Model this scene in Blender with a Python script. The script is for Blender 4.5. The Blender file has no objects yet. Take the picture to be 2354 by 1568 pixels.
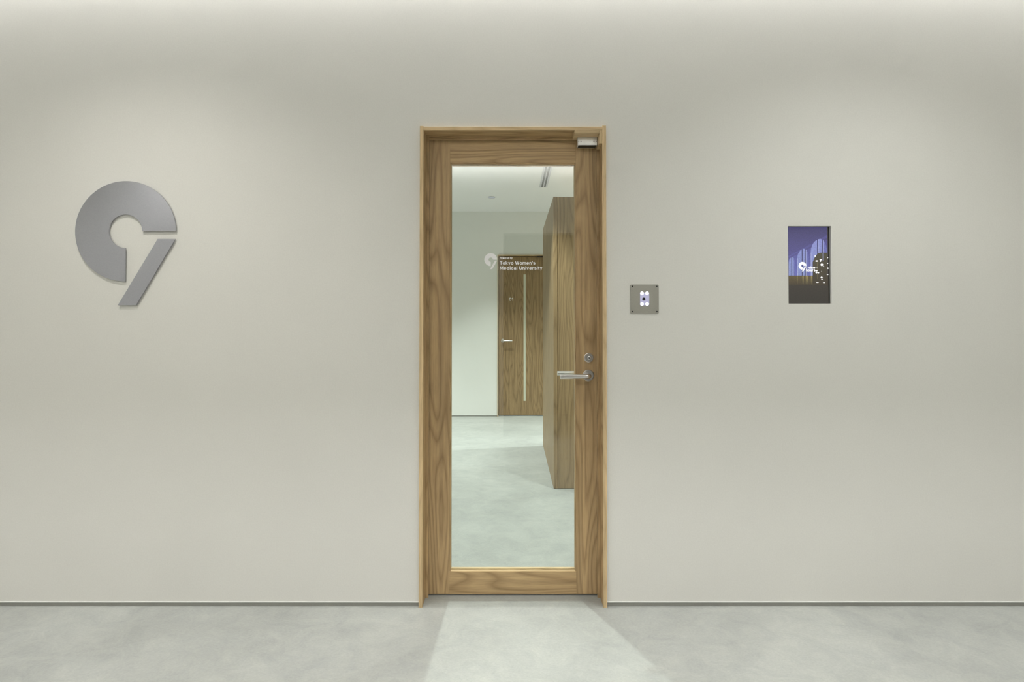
import bpy, bmesh, math
from mathutils import Vector, Matrix

# ------------------------------------------------------------------ camera, world, exposure
sc = bpy.context.scene
C = sc.collection
W, H = 2354.0, 1568.0
F = 1150.0                                     # focal length in pixels
PITCH = math.radians(0.8)
cam_d = bpy.data.cameras.new('camera')
cam = bpy.data.objects.new('camera', cam_d)
C.objects.link(cam)
cam.location = (0.0, -2.285, 1.282)
cam.rotation_euler = (math.pi / 2 + PITCH, 0, 0)
cam_d.sensor_fit = 'HORIZONTAL'
cam_d.sensor_width = 36.0
cam_d.lens = 36.0 * F / W
cam_d.shift_x = -2.0 / W
cam_d.shift_y = -(H / 2 - (743.0 - F * math.tan(PITCH))) / W
cam_d.clip_start = 0.02
sc.camera = cam

world = bpy.data.worlds.new('world')
sc.world = world
world.use_nodes = True
world.node_tree.nodes['Background'].inputs[0].default_value = (0, 0, 0, 1)
world.node_tree.nodes['Background'].inputs[1].default_value = 0.0

vs = sc.view_settings
vs.view_transform = 'Standard'
vs.look = 'None'
vs.exposure = 0.0
vs.gamma = 1.0
vs.use_curve_mapping = False

# light levels (watts)
COVE_FRONT = 72.0
COVE_REAR = 84.0
DOWN_CORRIDOR = 76.0
DOWN_INNER = 175.0
COL_CORR = (1.0, 0.975, 0.92)
COL_CORR_R = (0.97, 0.99, 0.96)
COL_COVE = (0.985, 0.985, 0.985)
COL_INNER = (0.93, 1.0, 0.97)


# ------------------------------------------------------------------ helpers
def new_obj(name, bm, mat, parent=None, loc=(0, 0, 0), smooth=False):
    """link a bmesh as one mesh object; loc is its origin (geometry given in world/thing space)"""
    me = bpy.data.meshes.new(name)
    if any(loc):
        bmesh.ops.translate(bm, verts=bm.verts, vec=-Vector(loc))
    bmesh.ops.recalc_face_normals(bm, faces=bm.faces)
    if smooth:
        for f in bm.faces:
            f.smooth = True
    bm.to_mesh(me)
    bm.free()
    if isinstance(mat, (list, tuple)):
        for m in mat:
            me.materials.append(m)
    else:
        me.materials.append(mat)
    o = bpy.data.objects.new(name, me)
    C.objects.link(o)
    o.location = loc
    if parent is not None:
        o.parent = parent
    if smooth:
        me.set_sharp_from_angle(angle=math.radians(40))
    return o


def tag(o, label, cat, kind=None, group=None):
    o['label'] = label
    o['category'] = cat
    if kind:
        o['kind'] = kind
    if group:
        o['group'] = group
    return o


def thing(name, label, cat, loc=(0, 0, 0), kind=None, group=None):
    o = bpy.data.objects.new(name, None)
    o.empty_display_size = 0.1
    C.objects.link(o)
    o.location = loc
    return tag(o, label, cat, kind, group)


def box(bm, x0, x1, y0, y1, z0, z1, bev=0.0, seg=1):
    vs_ = [bm.verts.new((x, y, z)) for x in (x0, x1) for y in (y0, y1) for z in (z0, z1)]
    q = [(0, 1, 3, 2), (4, 6, 7, 5), (0, 4, 5, 1), (2, 3, 7, 6), (0, 2, 6, 4), (1, 5, 7, 3)]
    fs = [bm.faces.new([vs_[i] for i in f]) for f in q]
    if bev > 0:
        es = list({e for f in fs for e in f.edges})
        bmesh.ops.bevel(bm, geom=es, offset=bev, segments=seg, affect='EDGES', profile=0.5)
    return bm


def B(x0, x1, y0, y1, z0, z1, bev=0.0, seg=1):
    return box(bmesh.new(), x0, x1, y0, y1, z0, z1, bev, seg)


def box_obj(name, dims, mat, parent=None, bev=0.0, seg=1):
    x0, x1, y0, y1, z0, z1 = dims
    c = ((x0 + x1) / 2, (y0 + y1) / 2, (z0 + z1) / 2)
    return new_obj(name, B(*dims, bev, seg), mat, parent, c)


def lathe(bm, prof, center, axis='Y', n=40, cap=True):
    """prof: list of (radius, offset along axis); revolved about axis through center"""
    cx, cy, cz = center
    rings = []
    for r, t in prof:
        ring = []
        for i in range(n):
            a = 2 * math.pi * i / n
            if axis == 'Y':
                p = (cx + r * math.cos(a), cy + t, cz + r * math.sin(a))
            elif axis == 'Z':
                p = (cx + r * math.cos(a), cy + r * math.sin(a), cz + t)
            else:
                p = (cx + t, cy + r * math.cos(a), cz + r * math.sin(a))
            ring.append(bm.verts.new(p))
        rings.append(ring)
    for a, b in zip(rings, rings[1:]):
        for i in range(n):
            bm.faces.new((a[i], a[(i + 1) % n], b[(i + 1) % n], b[i]))
    if cap:
        bm.faces.new(rings[0])
        bm.faces.new(rings[-1])
    return bm


def tube(bm, pts, rad, n=24):
    """round bar swept along a polyline of points"""
    pts = [Vector(p) for p in pts]
    rings = []
    up = Vector((0, 0, 1))
    for i, p in enumerate(pts):
        if i == 0:
            d = pts[1] - pts[0]
        elif i == len(pts) - 1:
            d = pts[-1] - pts[-2]
        else:
            d = (pts[i + 1] - p).normalized() + (p - pts[i - 1]).normalized()
        d.normalize()
        s = d.cross(up).normalized()
        u = s.cross(d).normalized()
        rings.append([bm.verts.new(p + rad * (math.cos(2 * math.pi * k / n) * s + math.sin(2 * math.pi * k / n) * u)) for k in range(n)])
    for a, b in zip(rings, rings[1:]):
        for k in range(n):
            bm.faces.new((a[k], a[(k + 1) % n], b[(k + 1) % n], b[k]))
    bm.faces.new(rings[0])
    bm.faces.new(rings[-1])
    return bm


def prism(bm, poly, y0, y1, bev=0.0):
    """polygon given as (x, z) points, extruded from y0 to y1"""
    a = [bm.verts.new((x, y0, z)) for x, z in poly]
    b = [bm.verts.new((x, y1, z)) for x, z in poly]
    n = len(poly)
    f0 = bm.faces.new(a)
    bm.faces.new(list(reversed(b)))
    for i in range(n):
        bm.faces.new((a[i], b[i], b[(i + 1) % n], a[(i + 1) % n]))
    if bev:
        bmesh.ops.bevel(bm, geom=list(f0.edges), offset=bev, segments=1, affect='EDGES')
    return bm


def rounded_rect(x0, x1, z0, z1, r, n=6):
    pts = []
    for cx, cz, a0 in ((x1 - r, z1 - r, 0), (x0 + r, z1 - r, 90), (x0 + r, z0 + r, 180), (x1 - r, z0 + r, 270)):
        for i in range(n + 1):
            a = math.radians(a0 + 90 * i / n)
            pts.append((cx + r * math.cos(a), cz + r * math.sin(a)))
    return pts


def wall_xz(name, mat, layers, outer):
    """upright wall in the XZ plane. layers: [(y0, y1, holes)], hole = (x0, x1, z0, z1)"""
    bm = bmesh.new()
    ox0, ox1, oz0, oz1 = outer
    for y0, y1, holes in layers:
        xs = sorted({ox0, ox1, *[h[0] for h in holes], *[h[1] for h in holes]})
        zs = sorted({oz0, oz1, *[h[2] for h in holes], *[h[3] for h in holes]})
        xs = [x for x in xs if ox0 <= x <= ox1]
        zs = [z for z in zs if oz0 <= z <= oz1]
        nx, nz = len(xs) - 1, len(zs) - 1

        def solid(i, j):
            if i < 0 or j < 0 or i >= nx or j >= nz:
                return False
            mx, mz = (xs[i] + xs[i + 1]) / 2, (zs[j] + zs[j + 1]) / 2
            return not any(h[0] < mx < h[1] and h[2] < mz < h[3] for h in holes)
        cache = {}

        def v(x, y, z):
            k = (x, y, z)
            if k not in cache:
                cache[k] = bm.verts.new(k)
            return cache[k]
        for i in range(nx):
            for j in range(nz):
                if not solid(i, j):
                    continue
                a, b, c, d = xs[i], xs[i + 1], zs[j], zs[j + 1]
                bm.faces.new((v(a, y0, c), v(b, y0, c), v(b, y0, d), v(a, y0, d)))
                bm.faces.new((v(a, y1, d), v(b, y1, d), v(b, y1, c), v(a, y1, c)))
                if not solid(i - 1, j):
                    bm.faces.new((v(a, y0, c), v(a, y0, d), v(a, y1, d), v(a, y1, c)))
                if not solid(i + 1, j):
                    bm.faces.new((v(b, y0, d), v(b, y0, c), v(b, y1, c), v(b, y1, d)))
                if not solid(i, j - 1):
                    bm.faces.new((v(b, y0, c), v(a, y0, c), v(a, y1, c), v(b, y1, c)))
                if not solid(i, j + 1):
                    bm.faces.new((v(a, y0, d), v(b, y0, d), v(b, y1, d), v(a, y1, d)))
    return new_obj(name, bm, mat)


# a bold grotesque drawn with strokes: cap height 1, x-height 0.74; stroke = ('L', points) | ('D', x0, y0, x1, y1) slanted bar cut level
def _arc(cx, cy, rx, ry, a0, a1, n=14):
    return [(cx + rx * math.cos(math.radians(a0 + (a1 - a0) * i / n)), cy + ry * math.sin(math.radians(a0 + (a1 - a0) * i / n))) for i in range(n + 1)]


def _bowl(cx):
    return ('L', _arc(cx, .37, .27, .28, 0, 360, 24))


def _arch(x0, x1):
    r = (x1 - x0) / 2
    return ('L', _arc(x0 + r, .42, r, .23, 180, 0, 12) + [(x1, 0)])


GLYPH = {
    'o': (.74, [_bowl(.37)]),
    'c': (.66, [('L', _arc(.37, .37, .27, .28, 42, 318, 18))]),
    'e': (.72, [('L', _arc(.37, .37, .27, .28, 0, 312, 20)), ('L', [(.12, .345), (.735, .345)])]),
    'd': (.76, [_bowl(.37), ('L', [(.64, 0), (.64, 1)])]),
    'b': (.76, [_bowl(.39), ('L', [(.12, 0), (.12, 1)])]),
    'a': (.68, [('L', [(.54, 0), (.54, .46)] + _arc(.33, .46, .21, .20, 10, 158, 10)), ('L', _arc(.32, .205, .215, .135, 20, 340, 16) + [(.54, .25)])]),
    'n': (.68, [('L', [(.12, 0), (.12, .74)]), _arch(.12, .56)]),
    'h': (.68, [('L', [(.12, 0), (.12, 1)]), _arch(.12, .56)]),
    'm': (1.02, [('L', [(.12, 0), (.12, .74)]), _arch(.12, .51), _arch(.51, .90)]),
    'u': (.68, [('L', [(.12, .74), (.12, .32)] + _arc(.34, .32, .22, .23, 180, 360, 12) + [(.56, .74)]), ('L', [(.56, 0), (.56, .4)])]),
    'r': (.46, [('L', [(.12, 0), (.12, .74)]), ('L', _arc(.36, .40, .24, .24, 180, 85, 8))]),
    'i': (.24, [('L', [(.12, 0), (.12, .74)]), ('L', [(.12, .84), (.12, 1.02)])]),
    'l': (.24, [('L', [(.12, 0), (.12, 1)])]),
    't': (.44, [('L', [(.20, .94), (.20, .24)] + _arc(.33, .23, .13, .14, 180, 275, 6) + [(.42, .09)]), ('L', [(0, .65), (.43, .65)])]),
    's': (.62, [('L', _arc(.31, .53, .20, .125, 25, 180, 10) + _arc(.31, .50, .20, .12, 200, 255, 4) + _arc(.31, .26, .22, .12, 75, 20, 4) + _arc(.31, .215, .22, .13, 0, -150, 10))]),
    'k': (.66, [('L', [(.12, 0), (.12, 1)]), ('D', .20, .25, .52, .74), ('D', .54, 0, .30, .42)]),
    'v': (.66, [('D', .12, .74, .33, 0), ('D', .54, .74, .33, 0)]),
    'y': (.66, [('D', .12, .74, .35, .06), ('D', .54, .74, .24, -.24)]),
    'w': (.98, [('D', .12, .74, .30, 0), ('D', .49, .74, .30, 0), ('D', .49, .74, .68, 0), ('D', .86, .74, .68, 0)]),
    'T': (.72, [('L', [(0, .90), (.72, .90)]), ('L', [(.36, 0), (.36, .95)])]),
    'M': (1.0, [('L', [(.13, 0), (.13, 1)]), ('L', [(.87, 0), (.87, 1)]), ('D', .16, 1, .50, .12), ('D', .84, 1, .50, .12)]),
    'U': (.86, [('L', [(.13, 1), (.13, .38)] + _arc(.43, .38, .30, .29, 180, 360, 14) + [(.73, 1)])]),
    'W': (1.22, [('D', .12, 1, .36, 0), ('D', .61, 1, .36, 0), ('D', .61, 1, .86, 0), ('D', 1.10, 1, .86, 0)]),
    'P': (.72, [('L', [(.13, 0), (.13, 1)]), ('L', [(.13, .90), (.40, .90)] + _arc(.40, .67, .23, .23, 90, -90, 12) + [(.13, .44)])]),
    "'": (.22, [('L', [(.11, .68), (.11, 1)])]),
    '0': (.74, [('L', _arc(.36, .5, .25, .41, 0, 360, 26))]),
    '1': (.46, [('L', [(.30, 0), (.30, 1)]), ('D', .02, .74, .30, .93)]),
    ' ': (.26, []),
}


def text_obj(name, body, cap, x, z, y, mat, parent, weight=0.20, width=None, gap=0.075, depth=0.0004):
    """flat lettering standing in the XZ plane, facing -Y, baseline at z, left edge at x"""
    bm = bmesh.new()
    pen = 0.0
    quads = []
    hw_ = weight / 2
    for ch in body:
        adv, strokes = GLYPH[ch]
        for si, st in enumerate(strokes):
            lift = -3e-5 * si            # overlapping strokes lie a hair apart
            if st[0] == 'D':
                _, x0, y0, x1, y1 = st
                ln_ = math.hypot(x1 - x0, y1 - y0)
                h_ = hw_ * ln_ / max(abs(y1 - y0), 0.12 * ln_)
                h_ = min(h_, hw_ * 1.5)
                quads.append(([(pen + x0 - h_, y0), (pen + x0 + h_, y0), (pen + x1 + h_, y1), (pen + x1 - h_, y1)], lift))
            else:
                pts = [Vector(p) for i, p in enumerate(st[1]) if i == 0 or math.dist(p, st[1][i - 1]) > 1e-4]
                closed = (pts[0] - pts[-1]).length < 1e-6
                offs = []
                for i, p in enumerate(pts):
                    da = (p - pts[i - 1]) if i > 0 else ((p - pts[-2]) if closed else pts[1] - p)
                    db = (pts[i + 1] - p) if i < len(pts) - 1 else ((pts[1] - p) if closed else p - pts[i - 1])
                    da, db = da.normalized(), db.normalized()
                    t_ = (da + db).normalized()
                    nrm = Vector((-t_.y, t_.x))
                    k_ = 1.0 / max(0.6, abs(nrm.dot(Vector((-da.y, da.x)))))
                    offs.append(nrm * hw_ * k_)
                for i in range(len(pts) - 1):
                    q = [pts[i] + offs[i], pts[i + 1] + offs[i + 1], pts[i + 1] - offs[i + 1], pts[i] - offs[i]]
                    quads.append(([(pen + v.x, v.y) for v in q], lift))
        pen += adv + gap
    xs = [p[0] for q, _ in quads for p in q]
    x_min, w_ = min(xs), max(xs) - min(xs)
    sx = (width / w_) if width else cap
    for q, lift in quads:
        f = [bm.verts.new(((a_ - x_min) * sx, lift, b_ * cap)) for a_, b_ in q]
        g = [bm.verts.new(((a_ - x_min) * sx, depth, b_ * cap)) for a_, b_ in q]
        bm.faces.new(f)
        bm.faces.new(list(reversed(g)))
        for i in range(4):
            bm.faces.new((f[i], f[(i + 1) % 4], g[(i + 1) % 4], g[i]))
    o = new_obj(name, bm, mat, parent)
    o.location = (x, y, z)
    return o


# ------------------------------------------------------------------ materials
def mat_new(name):
    m = bpy.data.materials.new(name)
    m.use_nodes = True
    nt = m.node_tree
    return m, nt, nt.nodes['Principled BSDF']


def nd(nt, kind, **kw):
    n = nt.nodes.new(kind)
    for k, v in kw.items():
        if k.startswith('in_'):
            n.inputs[k[3:].replace('_', ' ')].default_value = v
        else:
            setattr(n, k, v)
    return n


def ramp(nt, stops):
    r = nt.nodes.new('ShaderNodeValToRGB')
    els = r.color_ramp.elements
    while len(els) < len(stops):
        els.new(0.5)
    for e, (p, c) in zip(els, stops):
        e.position = p
        e.color = (*c, 1)
    return r


def simple(name, col, rough=0.5, metal=0.0, spec=0.5):
    """plain paint or metal with a breath of fine procedural unevenness"""
    m, nt, bs = mat_new(name)
    tc = nd(nt, 'ShaderNodeTexCoord')
    nz = nd(nt, 'ShaderNodeTexNoise', in_Scale=220.0, in_Detail=2.0)
    nt.links.new(tc.outputs['Object'], nz.inputs['Vector'])
    r = ramp(nt, [(0.3, tuple(c * 0.97 for c in col)), (0.7, tuple(min(1, c * 1.03) for c in col))])
    nt.links.new(nz.outputs['Fac'], r.inputs[0])
    nt.links.new(r.outputs[0], bs.inputs['Base Color'])
    bs.inputs['Roughness'].default_value = rough
    bs.inputs['Metallic'].default_value = metal
    bs.inputs['Specular IOR Level'].default_value = spec
    return m


def emission(name, col, strength=1.0):
    m, nt, bs = mat_new(name)
    bs.inputs['Base Color'].default_value = (0.01, 0.01, 0.01, 1)
    bs.inputs['Roughness'].default_value = 0.3
    bs.inputs['Emission Color'].default_value = (*col, 1)
    bs.inputs['Emission Strength'].default_value = strength
    return m


def srgb(r, g, b):
    f = lambda v: (v / 255 / 12.92) if v / 255 <= 0.04045 else ((v / 255 + 0.055) / 1.055) ** 2.4
    return (f(r), f(g), f(b))


def plaster(name, col, bump=0.06):
    m, nt, bs = mat_new(name)
    tc = nd(nt, 'ShaderNodeTexCoord')
    n1 = nd(nt, 'ShaderNodeTexNoise', in_Scale=1.1, in_Detail=3.0)
    n2 = nd(nt, 'ShaderNodeTexNoise', in_Scale=160.0, in_Detail=4.0, in_Roughness=0.65)
    for n in (n1, n2):
        nt.links.new(tc.outputs['Object'], n.inputs['Vector'])
    r1 = ramp(nt, [(0.3, tuple(c * 0.975 for c in col)), (0.7, tuple(min(1, c * 1.02) for c in col))])
    nt.links.new(n1.outputs['Fac'], r1.inputs[0])
    r2 = ramp(nt, [(0.25, (0.93, 0.93, 0.93)), (0.75, (1, 1, 1))])
    nt.links.new(n2.outputs['Fac'], r2.inputs[0])
    mx = nd(nt, 'ShaderNodeMix', data_type='RGBA', blend_type='MULTIPLY')
    mx.inputs[0].default_value = 1.0
    nt.links.new(r1.outputs[0], mx.inputs[6])
    nt.links.new(r2.outputs[0], mx.inputs[7])
    nt.links.new(mx.outputs[2], bs.inputs['Base Color'])
    bp = nd(nt, 'ShaderNodeBump', in_Strength=bump, in_Distance=0.002)
    nt.links.new(n2.outputs['Fac'], bp.inputs['Height'])
    nt.links.new(bp.outputs[0], bs.inputs['Normal'])
    bs.inputs['Roughness'].default_value = 0.85
    bs.inputs['Specular IOR Level'].default_value = 0.25
    return m


def concrete(name):
    m, nt, bs = mat_new(name)
    tc = nd(nt, 'ShaderNodeTexCoord')
    mp = nd(nt, 'ShaderNodeMapping')
    mp.inputs['Scale'].default_value = (0.8, 1.0, 1.0)
    mp.inputs['Rotation'].default_value = (0, 0, 0.35)
    nt.links.new(tc.outputs['Object'], mp.inputs['Vector'])
    n1 = nd(nt, 'ShaderNodeTexNoise', in_Scale=1.6, in_Detail=5.0, in_Roughness=0.55, in_Distortion=0.6)
    n2 = nd(nt, 'ShaderNodeTexNoise', in_Scale=9.0, in_Detail=8.0, in_Roughness=0.7, in_Distortion=1.2)
    n3 = nd(nt, 'ShaderNodeTexNoise', in_Scale=120.0, in_Detail=5.0, in_Roughness=0.7)
    for n in (n1, n2, n3):
        nt.links.new(mp.outputs[0], n.inputs['Vector'])
    c = FLOOR_COL
    r1 = ramp(nt, [(0.32, tuple(v * 0.84 for v in c)), (0.62, tuple(v * 1.06 for v in c))])
    nt.links.new(n1.outputs['Fac'], r1.inputs[0])
    r2 = ramp(nt, [(0.3, (0.86, 0.87, 0.88)), (0.65, (1.03, 1.03, 1.02))])
    nt.links.new(n2.outputs['Fac'], r2.inputs[0])
    r3 = ramp(nt, [(0.3, (0.90, 0.90, 0.90)), (0.7, (1.04, 1.04, 1.04))])
    nt.links.new(n3.outputs['Fac'], r3.inputs[0])
    a = nd(nt, 'ShaderNodeMix', data_type='RGBA', blend_type='MULTIPLY')
    a.inputs[0].default_value = 1
    nt.links.new(r1.outputs[0], a.inputs[6])
    nt.links.new(r2.outputs[0], a.inputs[7])
    b = nd(nt, 'ShaderNodeMix', data_type='RGBA', blend_type='MULTIPLY')
    b.inputs[0].default_value = 1
    nt.links.new(a.outputs[2], b.inputs[6])
    nt.links.new(r3.outputs[0], b.inputs[7])
    nt.links.new(b.outputs[2], bs.inputs['Base Color'])
    bp = nd(nt, 'ShaderNodeBump', in_Strength=0.08, in_Distance=0.002)
    nt.links.new(n3.outputs['Fac'], bp.inputs['Height'])
    nt.links.new(bp.outputs[0], bs.inputs['Normal'])
    bs.inputs['Roughness'].default_value = 0.62
    bs.inputs['Specular IOR Level'].default_value = 0.3
    return m


def oak(name, axis, light=(0.545, 0.388, 0.205), dark=(0.26, 0.162, 0.074), contour=13.0):
    """oak: grain runs along axis (0 = x, 1 = y, 2 = z); contours of a stretched noise give the cathedral figure"""
    m, nt, bs = mat_new(name)
    tc = nd(nt, 'ShaderNodeTexCoord')
    oi = nd(nt, 'ShaderNodeObjectInfo')
    off = nd(nt, 'ShaderNodeVectorMath', operation='SCALE')
    cmb = nd(nt, 'ShaderNodeCombineXYZ')
    for i in range(3):
        nt.links.new(oi.outputs['Random'], cmb.inputs[i])
    nt.links.new(cmb.outputs[0], off.inputs[0])
    off.inputs['Scale'].default_value = 37.0
    add = nd(nt, 'ShaderNodeVectorMath', operation='ADD')
    nt.links.new(tc.outputs['Object'], add.inputs[0])
    nt.links.new(off.outputs[0], add.inputs[1])

    def mapped(along, across):
        mp = nd(nt, 'ShaderNodeMapping')
        s = [across] * 3
        s[axis] = along
        mp.inputs['Scale'].default_value = s
        nt.links.new(add.outputs[0], mp.inputs['Vector'])
        return mp
    # figure
    n1 = nd(nt, 'ShaderNodeTexNoise', in_Scale=1.0, in_Detail=1.0, in_Roughness=0.35, in_Distortion=0.1)
    nt.links.new(mapped(0.95, 8.5).outputs[0], n1.inputs['Vector'])
    mul = nd(nt, 'ShaderNodeMath', operation='MULTIPLY')
    mul.inputs[1].default_value = contour
    nt.links.new(n1.outputs['Fac'], mul.inputs[0])
    fr = nd(nt, 'ShaderNodeMath', operation='FRACT')
    nt.links.new(mul.outputs[0], fr.inputs[0])
    blend = lambda t_: tuple(l * (1 - t_) + d * t_ for l, d in zip(light, dark))
    r1 = ramp(nt, [(0.0, blend(0.35)), (0.15, blend(0.08)), (0.45, blend(0.0)), (0.72, blend(0.28)), (0.90, blend(0.62)), (1.0, blend(0.35))])
    nt.links.new(fr.outputs[0], r1.inputs[0])
    # straight streaks
    n2 = nd(nt, 'ShaderNodeTexNoise', in_Scale=1.0, in_Detail=4.0, in_Roughness=0.6)
    nt.links.new(mapped(0.8, 55.0).outputs[0], n2.inputs['Vector'])
    r2 = ramp(nt, [(0.3, (0.76, 0.75, 0.74)), (0.7, (1.08, 1.07, 1.06))])
    nt.links.new(n2.outputs['Fac'], r2.inputs[0])
    # pores
    n3 = nd(nt, 'ShaderNodeTexNoise', in_Scale=1.0, in_Detail=3.0, in_Roughness=0.6)
    nt.links.new(mapped(14.0, 420.0).outputs[0], n3.inputs['Vector'])
    r3 = ramp(nt, [(0.30, (0.80, 0.79, 0.77)), (0.52, (1.0, 1.0, 1.0))])
    nt.links.new(n3.outputs['Fac'], r3.inputs[0])
    a = nd(nt, 'ShaderNodeMix', data_type='RGBA', blend_type='MULTIPLY')
    a.inputs[0].default_value = 1
    nt.links.new(r1.outputs[0], a.inputs[6])
    nt.links.new(r2.outputs[0], a.inputs[7])
    b = nd(nt, 'ShaderNodeMix', data_type='RGBA', blend_type='MULTIPLY')
    b.inputs[0].default_value = 1
    nt.links.new(a.outputs[2], b.inputs[6])
    nt.links.new(r3.outputs[0], b.inputs[7])
    nt.links.new(b.outputs[2], bs.inputs['Base Color'])
    bp = nd(nt, 'ShaderNodeBump', in_Strength=0.12, in_Distance=0.0008)
    nt.links.new(n3.outputs['Fac'], bp.inputs['Height'])
    nt.links.new(bp.outputs[0], bs.inputs['Normal'])
    bs.inputs['Roughness'].default_value = 0.5
    bs.inputs['Specular IOR Level'].default_value = 0.35
    return m


def clear_glass(name, tint):
    """clear float glass: straight-through transmission plus Schlick mirror reflection on each face"""
    m = bpy.data.materials.new(name)
    m.use_nodes = True
    nt = m.node_tree
    nt.nodes.clear()
    out = nd(nt, 'ShaderNodeOutputMaterial')
    tr = nd(nt, 'ShaderNodeBsdfTransparent')
    tr.inputs[0].default_value = (*tint, 1)
    gl = nd(nt, 'ShaderNodeBsdfGlossy')
    gl.inputs['Color'].default_value = (1, 1, 1, 1)
    gl.inputs['Roughness'].default_value = 0.0
    geo = nd(nt, 'ShaderNodeNewGeometry')
    dot = nd(nt, 'ShaderNodeVectorMath', operation='DOT_PRODUCT')
    nt.links.new(geo.outputs['Incoming'], dot.inputs[0])
    nt.links.new(geo.outputs['Normal'], dot.inputs[1])
    ab = nd(nt, 'ShaderNodeMath', operation='ABSOLUTE')
    nt.links.new(dot.outputs['Value'], ab.inputs[0])
    inv = nd(nt, 'ShaderNodeMath', operation='SUBTRACT')
    inv.inputs[0].default_value = 1.0
    nt.links.new(ab.outputs[0], inv.inputs[1])
    pw = nd(nt, 'ShaderNodeMath', operation='POWER')
    nt.links.new(inv.outputs[0], pw.inputs[0])
    pw.inputs[1].default_value = 5.0
    ma = nd(nt, 'ShaderNodeMath', operation='MULTIPLY_ADD')
    nt.links.new(pw.outputs[0], ma.inputs[0])
    ma.inputs[1].default_value = 0.955
    ma.inputs[2].default_value = 0.045
    mx = nd(nt, 'ShaderNodeMixShader')
    nt.links.new(ma.outputs[0], mx.inputs[0])
    nt.links.new(tr.outputs[0], mx.inputs[1])
    nt.links.new(gl.outputs[0], mx.inputs[2])
    nt.links.new(mx.outputs[0], out.inputs[0])
    return m


FLOOR_COL = (0.402, 0.411, 0.382)
M_WALL = plaster('wall_plaster', (0.765, 0.755, 0.71))
M_WALL_IN = plaster('inner_wall_plaster', (0.76, 0.77, 0.73))
M_CEIL = plaster('ceiling_paint', (0.80, 0.80, 0.79), 0.03)
M_FLOOR = concrete('concrete_floor')
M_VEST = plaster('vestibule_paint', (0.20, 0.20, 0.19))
M_OAK_X = oak('oak_grain_x', 0)
M_OAK_Z = oak('oak_grain_z', 2)
M_OAK_X_L = oak('oak_pale_lit_x', 0, (0.72, 0.545, 0.315), (0.50, 0.36, 0.20))  # paler oak: light on frame fronts and bottom beads painted into the colour
M_OAK_Z_L = oak('oak_pale_lit_z', 2, (0.72, 0.545, 0.315), (0.50, 0.36, 0.20))
M_OAK_IN = oak('oak_veneer_z', 2, (0.37, 0.258, 0.135), (0.19, 0.122, 0.058), 12.0)
M_GLASS = clear_glass('clear_glass', (0.965, 0.985, 0.975))
M_STEEL = simple('satin_stainless', (0.72, 0.70, 0.69), 0.30, 1.0)
M_STEEL_D = simple('shadowed_keyway', (0.02, 0.02, 0.02), 0.6)
M_SIGN = simple('grey_metal_plate', (0.455, 0.46, 0.505), 0.20, 1.0)
M_PLATE = simple('brushed_reader_plate', (0.40, 0.39, 0.345), 0.45, 0.6)
M_ALU = simple('anodised_aluminium', (0.78, 0.78, 0.77), 0.38, 0.6)
M_BLACK = simple('black_plastic', (0.012, 0.012, 0.012), 0.4)
M_BASE = simple('grey_base_paint', (0.31, 0.31, 0.28), 0.6)
M_BEAD = simple('white_trim_bead', (0.84, 0.84, 0.81), 0.5)
M_VINYL = simple('white_vinyl', (0.96, 0.95, 0.96), 0.5)
M_WHITE = simple('white_enamel', (0.80, 0.80, 0.80), 0.4)
M_GREYTRIM = simple('grey_grille', (0.48, 0.48, 0.54), 0.5)
M_LENS = emission('downlight_lens', (0.80, 0.86, 1.0), 0.35)
M_LED = emission('reader_led', (0.92, 0.93, 1.0), 6.0)
M_WINDOW = emission('reader_window', srgb(188, 186, 214), 0.9)
M_STRIP = emission('led_strip', (1.0, 0.98, 0.95), 4.0)


# ------------------------------------------------------------------ the setting
XL, XR = -3.6, 3.6                # corridor ends
YB = -3.15                        # wall behind the camera
ZC = 2.82                         # ceiling height of the inner room
ZK = 3.04                         # ceiling height of the corridor
ZT = 3.30                         # top of the walls
WB, WD = 0.0, 0.13                # entrance wall, front and rear face
IY = 4.60                         # far wall of the inner room
FX, FZ = 0.4245, 2.1797           # half width and top of the entrance frame

floor = new_obj('floor', B(XL - .2, XR + .2, YB - 1.6, IY + .4, -0.10, 0.0), M_FLOOR)
tag(floor, 'pale grey mottled concrete floor running through the doorway', 'floor', 'structure')

door_hole = (-FX + .004, FX - .004, -1.0, FZ - .004)
niche = (1.2600, 1.4571, 1.3714, 1.7272)
wall = wall_xz('wall_front', M_WALL,
               [(WB, 0.055, [door_hole, niche]), (0.055, WD, [door_hole])], (XL, XR, 0.021, ZT))
tag(wall, 'off-white plaster wall around the glazed oak door', 'wall', 'structure')

w = wall_xz('wall_rear', M_WALL, [(YB - .14, YB, [(-0.11, 1.25, -1.0, 2.30)])], (XL, XR, 0.0, ZT))
tag(w, 'off-white plaster wall opposite the oak door, seen only mirrored in its glass', 'wall', 'structure')
w = new_obj('wall_left', B(XL - .12, XL, YB - 1.5, IY + .3, 0, ZT), M_WALL)
tag(w, 'off-white end wall beyond the left edge of the picture', 'wall', 'structure')
w = new_obj('wall_right', B(XR, XR + .12, YB - 1.5, IY + .3, 0, ZT), M_WALL)
tag(w, 'off-white end wall beyond the right edge of the picture', 'wall', 'structure')

far_hole = (-0.2135, 0.665, -1.0, 2.2267)
w = wall_xz('wall_back', M_WALL_IN, [(IY, IY + .16, [far_hole])], (XL, XR, 0.018, ZT))
tag(w, 'pale wall at the far end of the inner room around door 01', 'wall', 'structure')

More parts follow.
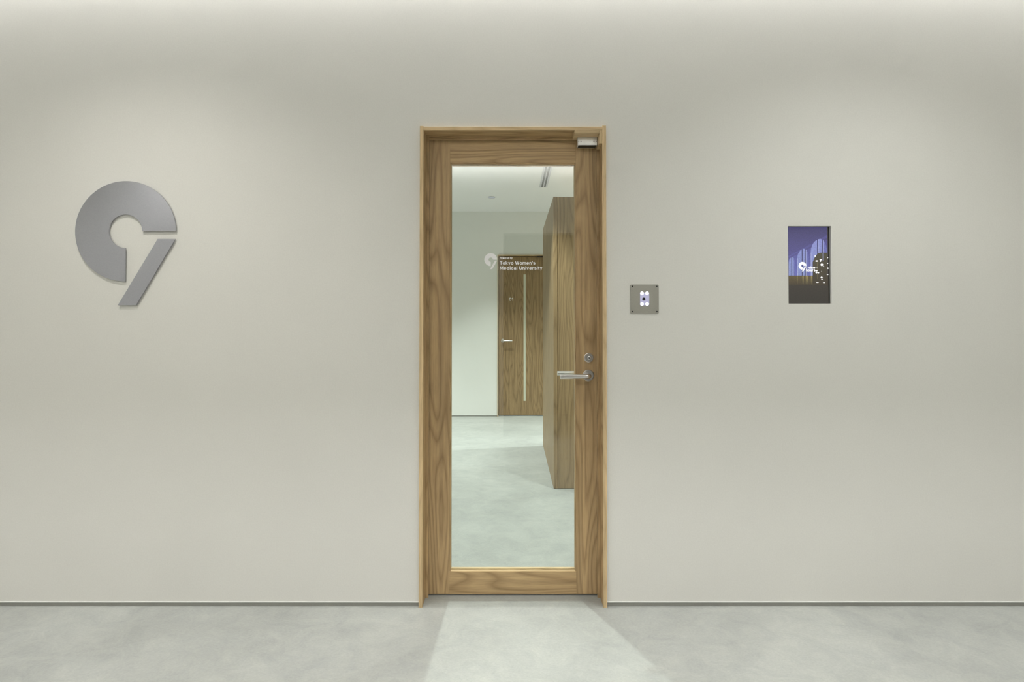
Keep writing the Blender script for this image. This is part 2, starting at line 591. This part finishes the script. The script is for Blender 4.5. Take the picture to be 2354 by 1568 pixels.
# vestibule behind the opening opposite the door
bm = bmesh.new()
box(bm, -0.19, -0.11, YB - 1.4, YB - .14, 0, 2.6)
box(bm, 1.25, 1.33, YB - 1.4, YB - .14, 0, 2.6)
box(bm, -0.19, 1.33, YB - 1.48, YB - 1.4, 0, 2.6)
box(bm, -0.19, 1.33, YB - 1.48, YB - .14, 2.6, 2.68)
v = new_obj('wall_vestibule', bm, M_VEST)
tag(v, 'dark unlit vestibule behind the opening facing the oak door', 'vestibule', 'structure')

# ceilings, with a light slot kept open along the corridor walls
bm = B(XL, XR, YB + .10, -0.10, ZK, ZK + .03)
for ya, yb in ((-0.10, 0.0), (YB, YB + .10)):
    box(bm, XL, XR, ya, yb, ZT - .03, ZT)
for ya, yb in ((-0.115, -0.10), (YB + .10, YB + .115)):
    box(bm, XL, XR, ya, yb, ZK + .03, ZT)
c1 = new_obj('ceiling', bm, M_CEIL)
tag(c1, 'white corridor ceiling with a light slot along the wall', 'ceiling', 'structure')
c2 = new_obj('ceiling_inner', B(XL, XR, WD, IY, ZC, ZC + .12), M_CEIL)
tag(c2, 'pale ceiling of the inner room seen through the door glass', 'ceiling', 'structure')


def baseboard(name, label, x0, x1, y, s, top):
    t = thing(name, label, 'baseboard', ((x0 + x1) / 2, y, 0), 'structure')
    cx = (x0 + x1) / 2
    hx = (x1 - x0) / 2
    ya, yb = sorted((s * 0.004, s * 0.03))
    new_obj('recessed_base', B(-hx, hx, ya, yb, 0, top), M_BASE, t)
    ya, yb = sorted((-s * 0.0022, s * 0.012))
    new_obj('trim_bead', B(-hx, hx, ya, yb, top - 0.001, top + 0.003), M_BEAD, t)
    return t


baseboard('baseboard_left', 'slim recessed grey baseboard left of the oak door', XL, -FX, 0.0, 1, 0.018)
baseboard('baseboard_right', 'slim recessed grey baseboard right of the oak door', FX, XR, 0.0, 1, 0.018)
baseboard('baseboard_back', 'thin grey baseboard under the far wall left of door 01', XL, far_hole[0], IY, 1, 0.017)
baseboard('baseboard_back_right', 'thin grey baseboard of the far wall hidden right of door 01', far_hole[1], XR, IY, 1, 0.017)


# ------------------------------------------------------------------ lamps
def area(name, loc, sx, sy, power, col, rot, parent=None, spread=None):
    l = bpy.data.lights.new(name, 'AREA')
    l.shape = 'RECTANGLE'
    l.size, l.size_y = sx, sy
    l.energy = power
    l.color = col
    if spread:
        l.spread = spread
    o = bpy.data.objects.new(name, l)
    C.objects.link(o)
    o.location = loc
    o.rotation_euler = rot
    o.parent = parent
    return o


def cove(label, y, power):
    t = thing('cove_light', label, 'light', (0, y, ZK + .055), None, 'hidden light strips in the ceiling slots')
    new_obj('channel', B(XL + .02, XR - .02, -0.012, 0.012, 0.004, 0.022), M_ALU, t)
    new_obj('diffuser_strip', B(XL + .03, XR - .03, -0.009, 0.009, 0.001, 0.004), M_STRIP, t)
    area('cove_glow', (0, 0, -0.001), XR - XL - .08, 0.018, power, COL_COVE, (0, 0, 0), t)
    return t


cove('long light strip hidden in the ceiling slot above the oak door wall', -0.030, COVE_FRONT)
cove('long light strip hidden in the ceiling slot of the opposite wall', YB + 0.030, COVE_REAR)


def downlight(label, x, y, power, col, size=110, blend=1.0, radius=0.03):
    t = thing('downlight', label, 'light', (x, y, ZK if y < 0 else ZC), None, 'recessed ceiling downlights')
    bm = bmesh.new()
    lathe(bm, [(0.034, 0.0), (0.034, -0.004), (0.037, -0.006), (0.044, -0.006), (0.046, -0.003), (0.046, 0.0)], (0, 0, 0), 'Z', 32, False)
    new_obj('trim_ring', bm, M_GREYTRIM, t, smooth=True)
    new_obj('lens', lathe(bmesh.new(), [(0.034, -0.0005), (0.034, -0.002)], (0, 0, 0), 'Z', 32), M_LENS, t)
    l = bpy.data.lights.new('downlight_beam', 'SPOT')
    l.energy = power
    l.color = col
    l.spot_size = math.radians(size)
    l.spot_blend = blend
    l.shadow_soft_size = radius
    o = bpy.data.objects.new('downlight_beam', l)
    C.objects.link(o)
    o.location = (0, 0, -0.04)
    o.parent = t
    return t


downlight('corridor downlight in the ceiling above the metal figure nine', -1.60, -0.95, DOWN_CORRIDOR * 0.9, COL_CORR, 124)
downlight('corridor downlight in the ceiling above the wall display', 1.55, -0.95, DOWN_CORRIDOR * 0.85, COL_CORR_R, 124)
downlight('added unseen corridor downlight halfway across, brightening the oak door wall', -0.10, -2.30, DOWN_CORRIDOR * 0.6, COL_CORR, 150)  # fill lamp out of view, added to light the front wall evenly
downlight('small round downlight in the inner ceiling in front of door 01', -0.26, 3.80, DOWN_INNER * 0.55, COL_INNER, 72, 0.65)
downlight('inner downlight in the ceiling just behind the glazed oak door', -0.25, 1.20, DOWN_INNER * 1.05, COL_INNER, 92, 0.5)
downlight('inner downlight in the ceiling right of the glazed oak door', 1.32, 0.40, DOWN_INNER * 0.9, COL_INNER, 120)
downlight('inner downlight in the ceiling behind the tall oak block', 1.35, 3.15, DOWN_INNER * 1.5, COL_INNER, 120)
downlight('added unseen fill downlight at the left end of the inner room', -2.55, 3.00, DOWN_INNER * 3.0, COL_INNER, 126)  # added out of view to lift the room's ambient light
downlight('added unseen fill downlight at the right end of the inner room', 2.85, 2.90, DOWN_INNER * 3.0, COL_INNER, 125)  # unseen lamp added for bounce onto upper walls and ceiling
downlight('added unseen downlight brightening the left side of the tall oak block', -1.00, 2.45, DOWN_INNER * 0.45, COL_INNER, 92, 0.5)  # hidden lamp added to light the block's side and nearby floor

# ------------------------------------------------------------------ entrance door frame
YF = -0.013                       # frame front
YS0, YS1 = 0.068, 0.0785           # stop
fr = thing('trim_1', 'oak door frame set proud of the off-white wall', 'door frame', (0, 0, 0), 'structure')
JI = 0.4085                       # jamb inner face
HZ = 2.1638                       # head underside
YE = YF + .003                    # added front strip, paler to paint in light on the frame face
box_obj('jamb', (-FX, -JI, YE, WD + .012, 0.0, FZ + .003), M_OAK_Z, fr)
box_obj('jamb', (JI, FX + .001, YE, WD + .012, 0.0, FZ + .005), M_OAK_Z, fr)
box_obj('head', (-JI, JI, YE + .0005, WD + .012, HZ, FZ), M_OAK_X, fr)
box_obj('lit_edge_strip', (-FX, -JI, YF, YE, 0.0, FZ + .003), M_OAK_Z_L, fr, 0.0006)
box_obj('lit_edge_strip', (JI, FX + .001, YF, YE, 0.0, FZ + .005), M_OAK_Z_L, fr, 0.0006)
box_obj('lit_edge_strip', (-JI, JI, YF + .0005, YE + .0005, HZ, FZ), M_OAK_X_L, fr, 0.0006)
SX, SZ = 0.3955, 2.1505
box_obj('stop', (-JI, -SX, YS0, YS1, 0.0, HZ), M_OAK_Z, fr, 0.0006)
box_obj('stop', (SX, JI, YS0, YS1, 0.0, HZ), M_OAK_Z, fr, 0.0006)
box_obj('stop', (-SX, SX, YS0, YS1, SZ, HZ), M_OAK_X, fr, 0.0006)
# L-shaped packing that carries the magnetic lock
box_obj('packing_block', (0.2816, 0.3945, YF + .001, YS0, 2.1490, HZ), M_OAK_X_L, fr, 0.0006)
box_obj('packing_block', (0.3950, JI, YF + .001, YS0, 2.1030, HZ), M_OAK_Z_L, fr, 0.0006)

# ------------------------------------------------------------------ entrance door leaf
Y0, Y1 = 0.0855, 0.1275           # leaf front and rear
LX, LZ0, LZ1 = 0.4035, 0.008, 2.1590
GX, GZ0, GZ1 = 0.2985, 0.1115, 2.0450
d1 = thing('door_1', 'oak framed glass door with steel lever and white lettering', 'door', (0, Y0, 0), 'structure')


def dpart(name, dims, mat, parent=d1, bev=0.0, seg=1):
    x0, x1, y0, y1, z0, z1 = dims
    c = ((x0 + x1) / 2, (y0 + y1) / 2 - Y0, (z0 + z1) / 2)
    hx, hy, hz = (x1 - x0) / 2, (y1 - y0) / 2, (z1 - z0) / 2
    o = new_obj(name, B(-hx, hx, -hy, hy, -hz, hz, bev, seg), mat, parent)
    o.location = c
    return o


dpart('stile', (-LX, -GX, Y0, Y1, LZ0, LZ1), M_OAK_Z, bev=0.0008)
dpart('stile', (GX, LX, Y0, Y1, LZ0, LZ1), M_OAK_Z, bev=0.0008)
dpart('top_rail', (-GX, GX, Y0 + .0006, Y1, GZ1, LZ1), M_OAK_X)
dpart('bottom_rail', (-GX, GX, Y0 + .0006, Y1, LZ0, GZ0), M_OAK_X)
YG0, YG1 = 0.1025, 0.1105
pane = dpart('glass_pane', (-GX - .006, GX + .006, YG0, YG1, GZ0 - .004, GZ1 + .006), M_GLASS)
# glazing beads on the corridor side, hiding the pane's edge
for dims, mt in (((-GX, -GX + .0045, Y0 + .004, YG0, GZ0, GZ1), M_OAK_Z), ((GX - .0045, GX, Y0 + .004, YG0, GZ0, GZ1), M_OAK_Z),
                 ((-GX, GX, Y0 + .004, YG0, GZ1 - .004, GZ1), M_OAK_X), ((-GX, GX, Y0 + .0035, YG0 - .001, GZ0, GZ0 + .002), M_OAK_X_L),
                 ((-GX, -GX + .0045, YG1, Y1, GZ0, GZ1), M_OAK_Z), ((GX - .0045, GX, YG1, Y1, GZ0, GZ1), M_OAK_Z),
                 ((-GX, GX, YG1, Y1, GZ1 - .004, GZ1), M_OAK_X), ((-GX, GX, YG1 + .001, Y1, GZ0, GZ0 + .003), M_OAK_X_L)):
    dpart('glazing_bead', dims, mt)  # bottom beads take the paler oak, painting in light from above


def nine(parent, cx, cz, R, y0, y1, mat, n=72, names=('ring', 'tail'), bev=0.0):
    """three-quarter ring over a slanted bar: the figure nine"""
    ri = R * 38.3 / 115
    outer = [(cx + R * math.cos(math.radians(a)), cz + R * math.sin(math.radians(a))) for a in [270 * i / n for i in range(n + 1)]]
    inner = [(cx + ri * math.cos(math.radians(a)), cz + ri * math.sin(math.radians(a))) for a in [270 * i / n for i in range(n, -1, -1)]]
    a = outer
    b = list(reversed(inner))
    bm = bmesh.new()
    va0 = [bm.verts.new((x, y0, z)) for x, z in a]
    vb0 = [bm.verts.new((x, y0, z)) for x, z in b]
    va1 = [bm.verts.new((x, y1, z)) for x, z in a]
    vb1 = [bm.verts.new((x, y1, z)) for x, z in b]
    for i in range(n):
        bm.faces.new((va0[i], va0[i + 1], vb0[i + 1], vb0[i]))
        bm.faces.new((va1[i], vb1[i], vb1[i + 1], va1[i + 1]))
        bm.faces.new((va0[i], va1[i], va1[i + 1], va0[i + 1]))
        bm.faces.new((vb0[i], vb0[i + 1], vb1[i + 1], vb1[i]))
    for k in (0, n):
        bm.faces.new((va0[k], vb0[k], vb1[k], va1[k]))
    o1 = new_obj(names[0], bm, mat, parent)
    u = R / 115
    poly = [(cx + 74 * u, cz - 17.8 * u), (cx + 114 * u, cz - 17.8 * u), (cx + 25.6 * u, cz - 169.6 * u), (cx - 15.5 * u, cz - 169.6 * u)]
    o2 = new_obj(names[1], prism(bmesh.new(), poly, y0, y1), mat, parent)
    return o1, o2


# lettering on the pane (children of the pane: sub-parts)
pl = Vector((0, (YG0 + YG1) / 2 - Y0, (GZ0 + GZ1 + .002) / 2))     # pane origin in leaf space
ys = YG0 - .0006 - (YG0 + YG1) / 2                                   # lettering plane in pane space
yv = ys - .0002
zo = -pl.z
nine(pane, -0.1056, 1.5856 + zo, 0.0310, ys - .0002, ys + .0005, M_VINYL, 48, ('logo_ring', 'logo_tail'))
text_obj('lettering', 'Powered by', 0.0098, -0.0622, 1.5890 + zo, yv, M_VINYL, pane, 0.22, 0.0602)
text_obj('lettering', "Tokyo Women's", 0.0158, -0.0625, 1.5622 + zo, yv, M_VINYL, pane, 0.20, 0.1697)
text_obj('lettering', 'Medical University', 0.0158, -0.0625, 1.5378 + zo, yv, M_VINYL, pane, 0.20, 0.2030)


def lever_handle(parent, x, y, z, sx, sy, length, rad, rose_r, rose_d=0.009, proj=0.055, name='lever_handle'):
    """round rose, neck and return bar; sx: direction of the bar, sy: -1 towards the camera"""
    hroot = new_obj(name, None_bm_lever(sx, sy, length, rad, proj), M_STEEL, parent, smooth=True)
    hroot.location = (x, y, z)
    new_obj('rosette', lathe(bmesh.new(), [(rose_r, 0), (rose_r, sy * (rose_d - .002)), (rose_r - .002, sy * rose_d)], (0, 0, 0), 'Y', 48), M_STEEL, hroot, smooth=True)
    return hroot


def None_bm_lever(sx, sy, length, rad, proj):
    pts = [(0, sy * 0.002, 0), (0, sy * (proj - 0.022), 0)]
    for i in range(1, 9):
        a = math.pi / 2 * i / 8
        pts.append((sx * 0.022 * (1 - math.cos(a)), sy * (proj - 0.022 + 0.022 * math.sin(a)), 0))
    pts.append((sx * length, sy * proj, 0))
    return tube(bmesh.new(), pts, rad, 28)


lever_handle(d1, 0.3560, 0.0, 1.0351, -1, -1, 0.137, 0.0108, 0.0268)
lever_handle(d1, 0.3560, Y1 - Y0, 1.0351, -1, 1, 0.137, 0.0108, 0.0268)
lk = new_obj('lock_cylinder', lathe(bmesh.new(), [(0.0225, 0.0), (0.0225, -0.003), (0.0205, -0.004), (0.0195, -0.015), (0.0180, -0.0165), (0.0165, -0.0165), (0.016, -0.0155), (0.0085, -0.0155), (0.008, -0.018), (0.0072, -0.0185)], (0, 0, 0), 'Y', 48), M_STEEL, d1, smooth=True)
lk.location = (0.3590, 0.0, 1.1185)
new_obj('keyhole', prism(bmesh.new(), [(-.0042, .0012), (.0042, .0012), (.003, -.0022), (-.003, -.0022)], -0.0188, -0.017), M_STEEL_D, lk)
# armature plate of the magnetic lock
dpart('armature_plate', (0.3105, 0.3860, 0.0745, Y0, 2.1135, 2.1485), M_ALU, bev=0.001)
for hz in (0.25, 1.08, 1.93):
    hg = new_obj('hinge', lathe(bmesh.new(), [(0.007, -0.05), (0.007, 0.05)], (-LX - .0005, Y1 - Y0 + .008, hz), 'Z', 20), M_STEEL, d1, smooth=True)

# magnetic lock body hung from the packing block
ml = thing('magnetic_lock', 'small silver magnetic lock under the head of the oak frame', 'lock', (0.3475, 0.034, 2.1117))
new_obj('housing', B(-0.0455, 0.0455, 0.0, 0.034, 0.0, 0.0372, 0.0012), M_ALU, ml)
for sx in (-0.0405, -0.0300, 0.0300, 0.0405):
    r = 0.0022 if abs(sx) < .035 else 0.0017
    new_obj('screw_hole', lathe(bmesh.new(), [(r, -0.0004), (r, 0.003)], (sx, 0, 0.0170), 'Y', 16), M_BLACK, ml)
new_obj('magnet_face', B(-0.0415, 0.0415, 0.004, 0.0345, -0.0015, 0.001), M_BLACK, ml)

# ------------------------------------------------------------------ metal figure nine
sg = thing('number_sign', 'large grey metal figure nine mounted on the off-white wall', 'sign', (-1.7662, 0, 1.7014))
nine(sg, 0, 0, 0.2291, -0.0105, -0.0045, M_SIGN, 96, ('ring', 'tail'))
for px, pz in ((-0.15, 0.0), (0.10, 0.12), (-0.05, -0.15), (0.16, -0.08), (0.05, -0.26)):
    new_obj('standoff', lathe(bmesh.new(), [(0.006, -0.0046), (0.006, 0.0)], (px, 0, pz), 'Y', 16), M_STEEL, sg)

# ------------------------------------------------------------------ card reader plate
rd = thing('access_reader', 'square steel reader plate with lit window beside the oak door', 'reader', (0.6014, 0, 1.3924))
new_obj('plate', prism(bmesh.new(), rounded_rect(-0.0643, 0.0643, -0.0660, 0.0660, 0.0045), -0.004, 0.0, 0.0006), M_PLATE, rd)
for sx in (-1, 1):
    for sz in (-1, 1):
        s = new_obj('screw', lathe(bmesh.new(), [(0.0032, -0.0055), (0.0034, -0.0045), (0.0034, -0.003)], (0, 0, 0), 'Y', 16), M_BLACK, rd)
        s.location = (sx * 0.0555, 0, sz * 0.0575)
wn = new_obj('window', prism(bmesh.new(), rounded_rect(-0.0210, 0.0205, -0.0295, 0.0290, 0.004), -0.0048, -0.003), M_WINDOW, rd)
for px, pz in ((-0.0125, 0.0257), (0.0107, 0.0257), (-0.0125, -0.0230), (0.0107, -0.0230)):
    l = new_obj('led', lathe(bmesh.new(), [(0.0075, 0.0), (0.0070, -0.0012), (0.004, -0.0018)], (0, 0, 0), 'Y', 24), M_LED, rd)
    l.location = (px, -0.0048, pz)
ln = new_obj('camera_lens', lathe(bmesh.new(), [(0.0072, 0.0), (0.0072, -0.002), (0.0060, -0.0025), (0.005, -0.0018)], (0, 0, 0), 'Y', 32), M_BLACK, rd)
ln.location = (-0.0045, -0.0048, -0.0005)

# ------------------------------------------------------------------ wall display
SX0, SX1, SZ0, SZ1 = 1.2605, 1.4566, 1.3719, 1.7267
ds = thing('wall_display', 'upright glowing display recessed in the wall right of the reader plate', 'screen', ((SX0 + SX1) / 2, 0.012, (SZ0 + SZ1) / 2))
hw, hh = (SX1 - SX0) / 2, (SZ1 - SZ0) / 2
new_obj('bezel', B(-hw, hw, 0.0, 0.040, -hh, hh, 0.0005), M_BLACK, ds)


# the picture on the display is drawn on a 657 x 1250 design grid (origin at its top left)
PX0, PZ1, PU = 1.26720 - (SX0 + SX1) / 2, 1.7255 - (SZ0 + SZ1) / 2, 0.0002770


def gp(u, v):
    return (PX0 + u * PU, PZ1 - v * PU * 1.0145)


scr = new_obj('screen_glass', B(-hw + .004, PX0 + 660 * PU, -0.0006, 0.0002, -hh + .001, PZ1), emission('screen_base', srgb(62, 56, 48), 1.0), ds)


def glow_mat(name, c_top, c_bot, v0, v1):
    """screen picture colour running from c_top to c_bot between two heights of the picture"""
    m, nt, bs = mat_new(name)
    bs.inputs['Base Color'].default_value = (0.01, 0.01, 0.01, 1)
    tc = nd(nt, 'ShaderNodeTexCoord')
    sp = nd(nt, 'ShaderNodeSeparateXYZ')
    nt.links.new(tc.outputs['Object'], sp.inputs[0])
    mr = nd(nt, 'ShaderNodeMapRange')
    nt.links.new(sp.outputs['Z'], mr.inputs[0])
    mr.inputs[1].default_value = gp(0, v0)[1]
    mr.inputs[2].default_value = gp(0, v1)[1]
    nz = nd(nt, 'ShaderNodeTexNoise', in_Scale=260.0, in_Detail=3.0)
    nt.links.new(tc.outputs['Object'], nz.inputs['Vector'])
    r = ramp(nt, [(0.0, c_top), (1.0, c_bot)])
    nt.links.new(mr.outputs[0], r.inputs[0])
    r2 = ramp(nt, [(0.3, (0.85, 0.85, 0.85)), (0.7, (1.12, 1.12, 1.12))])
    nt.links.new(nz.outputs['Fac'], r2.inputs[0])
    mx = nd(nt, 'ShaderNodeMix', data_type='RGBA', blend_type='MULTIPLY')
    mx.inputs[0].default_value = 1
    nt.links.new(r.outputs[0], mx.inputs[6])
    nt.links.new(r2.outputs[0], mx.inputs[7])
    nt.links.new(mx.outputs[2], bs.inputs['Emission Color'])
    bs.inputs['Emission Strength'].default_value = 1.0
    return m


G = [glow_mat('picture_vault', srgb(66, 62, 104), srgb(92, 88, 146), 0, 560),
     glow_mat('picture_wall', srgb(86, 82, 140), srgb(104, 108, 176), 250, 800),
     glow_mat('picture_arch', srgb(140, 146, 204), srgb(128, 140, 190), 200, 800),
     glow_mat('picture_arch_shade', srgb(108, 112, 178), srgb(104, 110, 170), 200, 800),
     glow_mat('picture_mullion', srgb(58, 56, 104), srgb(62, 60, 100), 200, 800),
     glow_mat('picture_low', srgb(98, 86, 58), srgb(58, 53, 46), 800, 1000),
     glow_mat('picture_low_light', srgb(150, 136, 88), srgb(72, 66, 54), 800, 950),
     glow_mat('picture_dark_patch', srgb(78, 74, 58), srgb(66, 58, 46), 430, 950),
     glow_mat('picture_floor', srgb(60, 55, 49), srgb(52, 49, 44), 950, 1250),
     emission('picture_dots', (1, 1, 1), 1.3),
     glow_mat('picture_edge', srgb(158, 164, 216), srgb(172, 178, 208), 200, 900)]
art = bmesh.new()


def draw(poly, k, layer):
    vs_ = [art.verts.new((gp(u, v)[0], -0.0008 - layer * 0.00012, gp(u, v)[1])) for u, v in poly]
    f = art.faces.new(vs_)
    f.material_index = k


def arc(cx, cy, rx, ry, a0, a1, n=14):
    return [(cx + rx * math.cos(math.radians(a0 + (a1 - a0) * i / n)), cy - ry * math.sin(math.radians(a0 + (a1 - a0) * i / n))) for i in range(n + 1)]


draw([(0, 0), (650, 0), (650, 130), (0, 480)], 0, 0)
draw([(0, 480), (650, 130), (650, 800), (0, 800)], 1, 0)
draw([(0, 500), (650, 180), (650, 215), (0, 520)], 0, 1)
draw([(0, 800), (650, 800), (650, 955), (0, 955)], 5, 0)
draw([(0, 955), (650, 955), (650, 1250), (0, 1250)], 8, 0)


def arch(x0, x1, top, bot, lean):
    """one tall arched opening seen at an angle: bright reveal, two dark mullions, paler panes"""
    w_ = x1 - x0
    cx = x0 + w_ * lean
    draw([(x1, bot), (x0, bot)] + list(reversed(arc(cx, top + w_ * .85, x1 - cx, w_ * .85, 0, 90, 8) + arc(cx, top + w_ * .85, cx - x0, w_ * .85, 90, 180, 12)))[::-1][::-1], 2, 2)
    for a, b, k in ((.40, .47, 4), (.47, .52, 10), (.70, .75, 4), (.75, .80, 10), (.80, 1.0, 3)):
        xa, xb = x0 + w_ * a, x0 + w_ * b

        def ytop(x):
            r_ = (x1 - cx) if x > cx else (cx - x0)
            t_ = min(1.0, abs(x - cx) / r_)
            return top + w_ * .85 * (1 - math.sqrt(max(0, 1 - t_ * t_)))
        pts = [(xa + (xb - xa) * i / 5, ytop(xa + (xb - xa) * i / 5)) for i in range(6)]
        draw(pts + [(xb, bot), (xa, bot)], k, 3)
    draw([(x0, top + w_ * .85), (x0 + w_ * .05, top + w_ * .8), (x0 + w_ * .05, bot), (x0, bot)], 10, 4)


arch(4, 105, 500, 800, .6)
arch(145, 335, 360, 800, .62)
arch(368, 640, 200, 800, .6)
for x0, x1 in ((143, 150), (228, 250), (285, 322), (370, 392)):
    draw([(x0, 800), (x1, 800), (x1, 950), (x0, 950)], 6, 2)
# dark patch with scattered white dots
draw([(400, 950), (400, 580), (425, 520), (480, 440), (520, 425), (648, 425), (648, 950)], 7, 5)
for u, v, a, b in ((443, 480, 13, 10), (468, 562, 25, 11), (535, 540, 22, 11), (528, 563, 11, 11), (551, 623, 22, 20), (580, 652, 9, 8), (648, 508, 9, 8),
                   (648, 600, 10, 8), (650, 680, 13, 12), (462, 722, 18, 13), (462, 752, 18, 11), (495, 755, 12, 9), (546, 830, 17, 13),
                   (551, 862, 11, 10), (475, 913, 23, 5), (583, 915, 14, 8), (645, 785, 14, 6), (470, 675, 8, 7), (548, 730, 6, 6)):
    draw(arc(u, v, a, b, 0, 345, 12), 9, 6)
draw([(473, 570), (476, 570), (476, 860), (473, 860)], 6, 6)
draw([(549, 640), (552, 640), (552, 830), (549, 830)], 6, 6)
draw([(568, 430), (573, 430), (573, 560), (568, 560)], 10, 6)
new_obj('picture', art, G, scr)
gx, gz = gp(228, 640)
M_SCRWHITE = emission('screen_white', (1, 1, 1), 1.15)
nine(scr, gx, gz, 64 * PU, -0.0022, -0.0018, M_SCRWHITE, 40, ('logo_ring', 'logo_tail'))
text_obj('lettering', 'nine', 0.0128, gp(317, 0)[0], gp(0, 690)[1], -0.0022, M_SCRWHITE, scr, 0.21, 124 * PU, depth=0.0002)
text_obj('lettering', 'hours', 0.0128, gp(287, 0)[0], gp(0, 733)[1], -0.0022, M_SCRWHITE, scr, 0.21, 154 * PU, depth=0.0002)

# ------------------------------------------------------------------ door 01 at the far end
hx0, hx1, hz1 = far_hole[0], far_hole[1], far_hole[3]
f2 = thing('trim_2', 'thin oak frame around door 01 in the far wall', 'door frame', ((hx0 + hx1) / 2, IY, 0), 'structure')
fw = (hx1 - hx0) / 2
for s in (-1, 1):
    xa, xb = sorted((s * fw, s * (fw - .013)))
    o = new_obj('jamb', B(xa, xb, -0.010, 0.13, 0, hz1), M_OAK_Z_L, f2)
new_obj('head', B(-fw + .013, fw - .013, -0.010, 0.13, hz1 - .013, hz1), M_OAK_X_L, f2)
YD = IY + .055
d2 = thing('door_2', 'tall oak veneer door with the number 01 and a narrow light slit', 'door', ((hx0 + hx1) / 2, YD, 0), 'structure')
ox = (hx0 + hx1) / 2
lw = fw - .0185
sl0, sl1, slz0, slz1 = 0.1478 - ox, 0.1795 - ox, 0.2050, 1.9590
new_obj('leaf_panel', B(-lw, sl0, 0, 0.04, 0.012, hz1 - .022, 0.0008), M_OAK_IN, d2)
p2 = new_obj('leaf_panel', B(sl1, lw, 0, 0.04, 0.012, hz1 - .022, 0.0008), M_OAK_IN, d2)
new_obj('leaf_panel', B(sl0, sl1, 0.0002, 0.04, 0.012, slz0), M_OAK_IN, d2)
new_obj('leaf_panel', B(sl0, sl1, 0.0002, 0.04, slz1, hz1 - .022), M_OAK_IN, d2)
M_SLIT = simple('frosted_slit_glass', (0.62, 0.63, 0.50), 0.35)
o = new_obj('slit_glass', B(sl0, sl1, 0.003, 0.036, slz0, slz1), M_SLIT, d2)
o['label'] = 'pale frosted glass slit'
lever_handle(d2, -0.1405 - ox, 0.0, 1.0390, 1, -1, 0.132, 0.0095, 0.0260)
text_obj('door_number', '01', 0.0440, -0.0530 - ox, 1.5925, -0.0006, M_VINYL, d2, 0.155, 0.058, depth=0.0005)
cl = new_obj('closer_arm', B(0.330 - ox, 0.60 - ox, -0.028, 0.0, hz1 - .030, hz1 - .018, 0.001), M_BLACK, d2)
# dark room behind door 01
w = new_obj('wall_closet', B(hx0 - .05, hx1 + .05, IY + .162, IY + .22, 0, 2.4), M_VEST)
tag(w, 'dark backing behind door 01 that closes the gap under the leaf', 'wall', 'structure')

# ------------------------------------------------------------------ tall oak block inside
CX0, CX1, CY0, CY1, CZ = 0.3155, 1.90, 1.600, 2.960, 2.2680
cb = thing('oak_block', 'tall oak-clad cabinet block standing in the inner room behind the glass', 'cabinet', ((CX0 + CX1) / 2, (CY0 + CY1) / 2, 0))
cxm, cym = (CX0 + CX1) / 2, (CY0 + CY1) / 2
cw, cd = (CX1 - CX0) / 2, (CY1 - CY0) / 2


def cpart(name, dims, mat, bev=0.0006):
    x0, x1, y0, y1, z0, z1 = dims
    o = new_obj(name, B(-(x1 - x0) / 2, (x1 - x0) / 2, -(y1 - y0) / 2, (y1 - y0) / 2, -(z1 - z0) / 2, (z1 - z0) / 2, bev), mat, cb)
    o.location = ((x0 + x1) / 2 - cxm, (y0 + y1) / 2 - cym, (z0 + z1) / 2)
    return o


cpart('side_panel', (CX0, CX0 + .030, CY0, CY1, 0.004, CZ), M_OAK_IN)
cpart('side_panel', (CX1 - .030, CX1, CY0, CY1, 0.004, CZ), M_OAK_IN)
pw = (CX1 - CX0 - .06) / 3
for i in range(3):
    a = CX0 + .030 + i * pw
    cpart('front_panel', (a + .001, a + pw - .001, CY0 + .004, CY0 + .030, 0.004, CZ), M_OAK_IN)
cpart('back_panel', (CX0 + .030, CX1 - .030, CY1 - .030, CY1, 0.004, CZ), M_OAK_IN)
cpart('top_panel', (CX0 + .030, CX1 - .030, CY0 + .030, CY1 - .030, CZ - .03, CZ - .002), M_OAK_X)
cpart('plinth', (CX0 + .01, CX1 - .01, CY0 + .012, CY1 - .01, 0.0, 0.006), M_BLACK, 0)

# ------------------------------------------------------------------ slot diffuser in the inner ceiling
sd = thing('slot_diffuser', 'long double slot air diffuser in the inner ceiling near the oak block', 'air vent', (0.3440, 2.60, ZC))
hl, hwid = 0.75, 0.044
ya0, ya1 = -hl, 0.745
for xa, xb in ((-hwid, -0.025), (-0.006, 0.006), (0.025, hwid)):
    new_obj('frame_bar', B(xa, xb, ya0, ya1, -0.004, 0.0), M_WHITE if False else simple('diffuser_bar', (0.52, 0.52, 0.56), 0.5), sd)
for xa, xb in ((-0.025, -0.006), (0.006, 0.025)):
    new_obj('slot', B(xa, xb, ya0, ya1 - .006, -0.0012, 0.0), M_BLACK, sd)
new_obj('end_cap', B(-hwid, hwid, ya1, ya1 + .006, -0.004, 0.0), simple('diffuser_cap', (0.55, 0.55, 0.58), 0.5), sd)
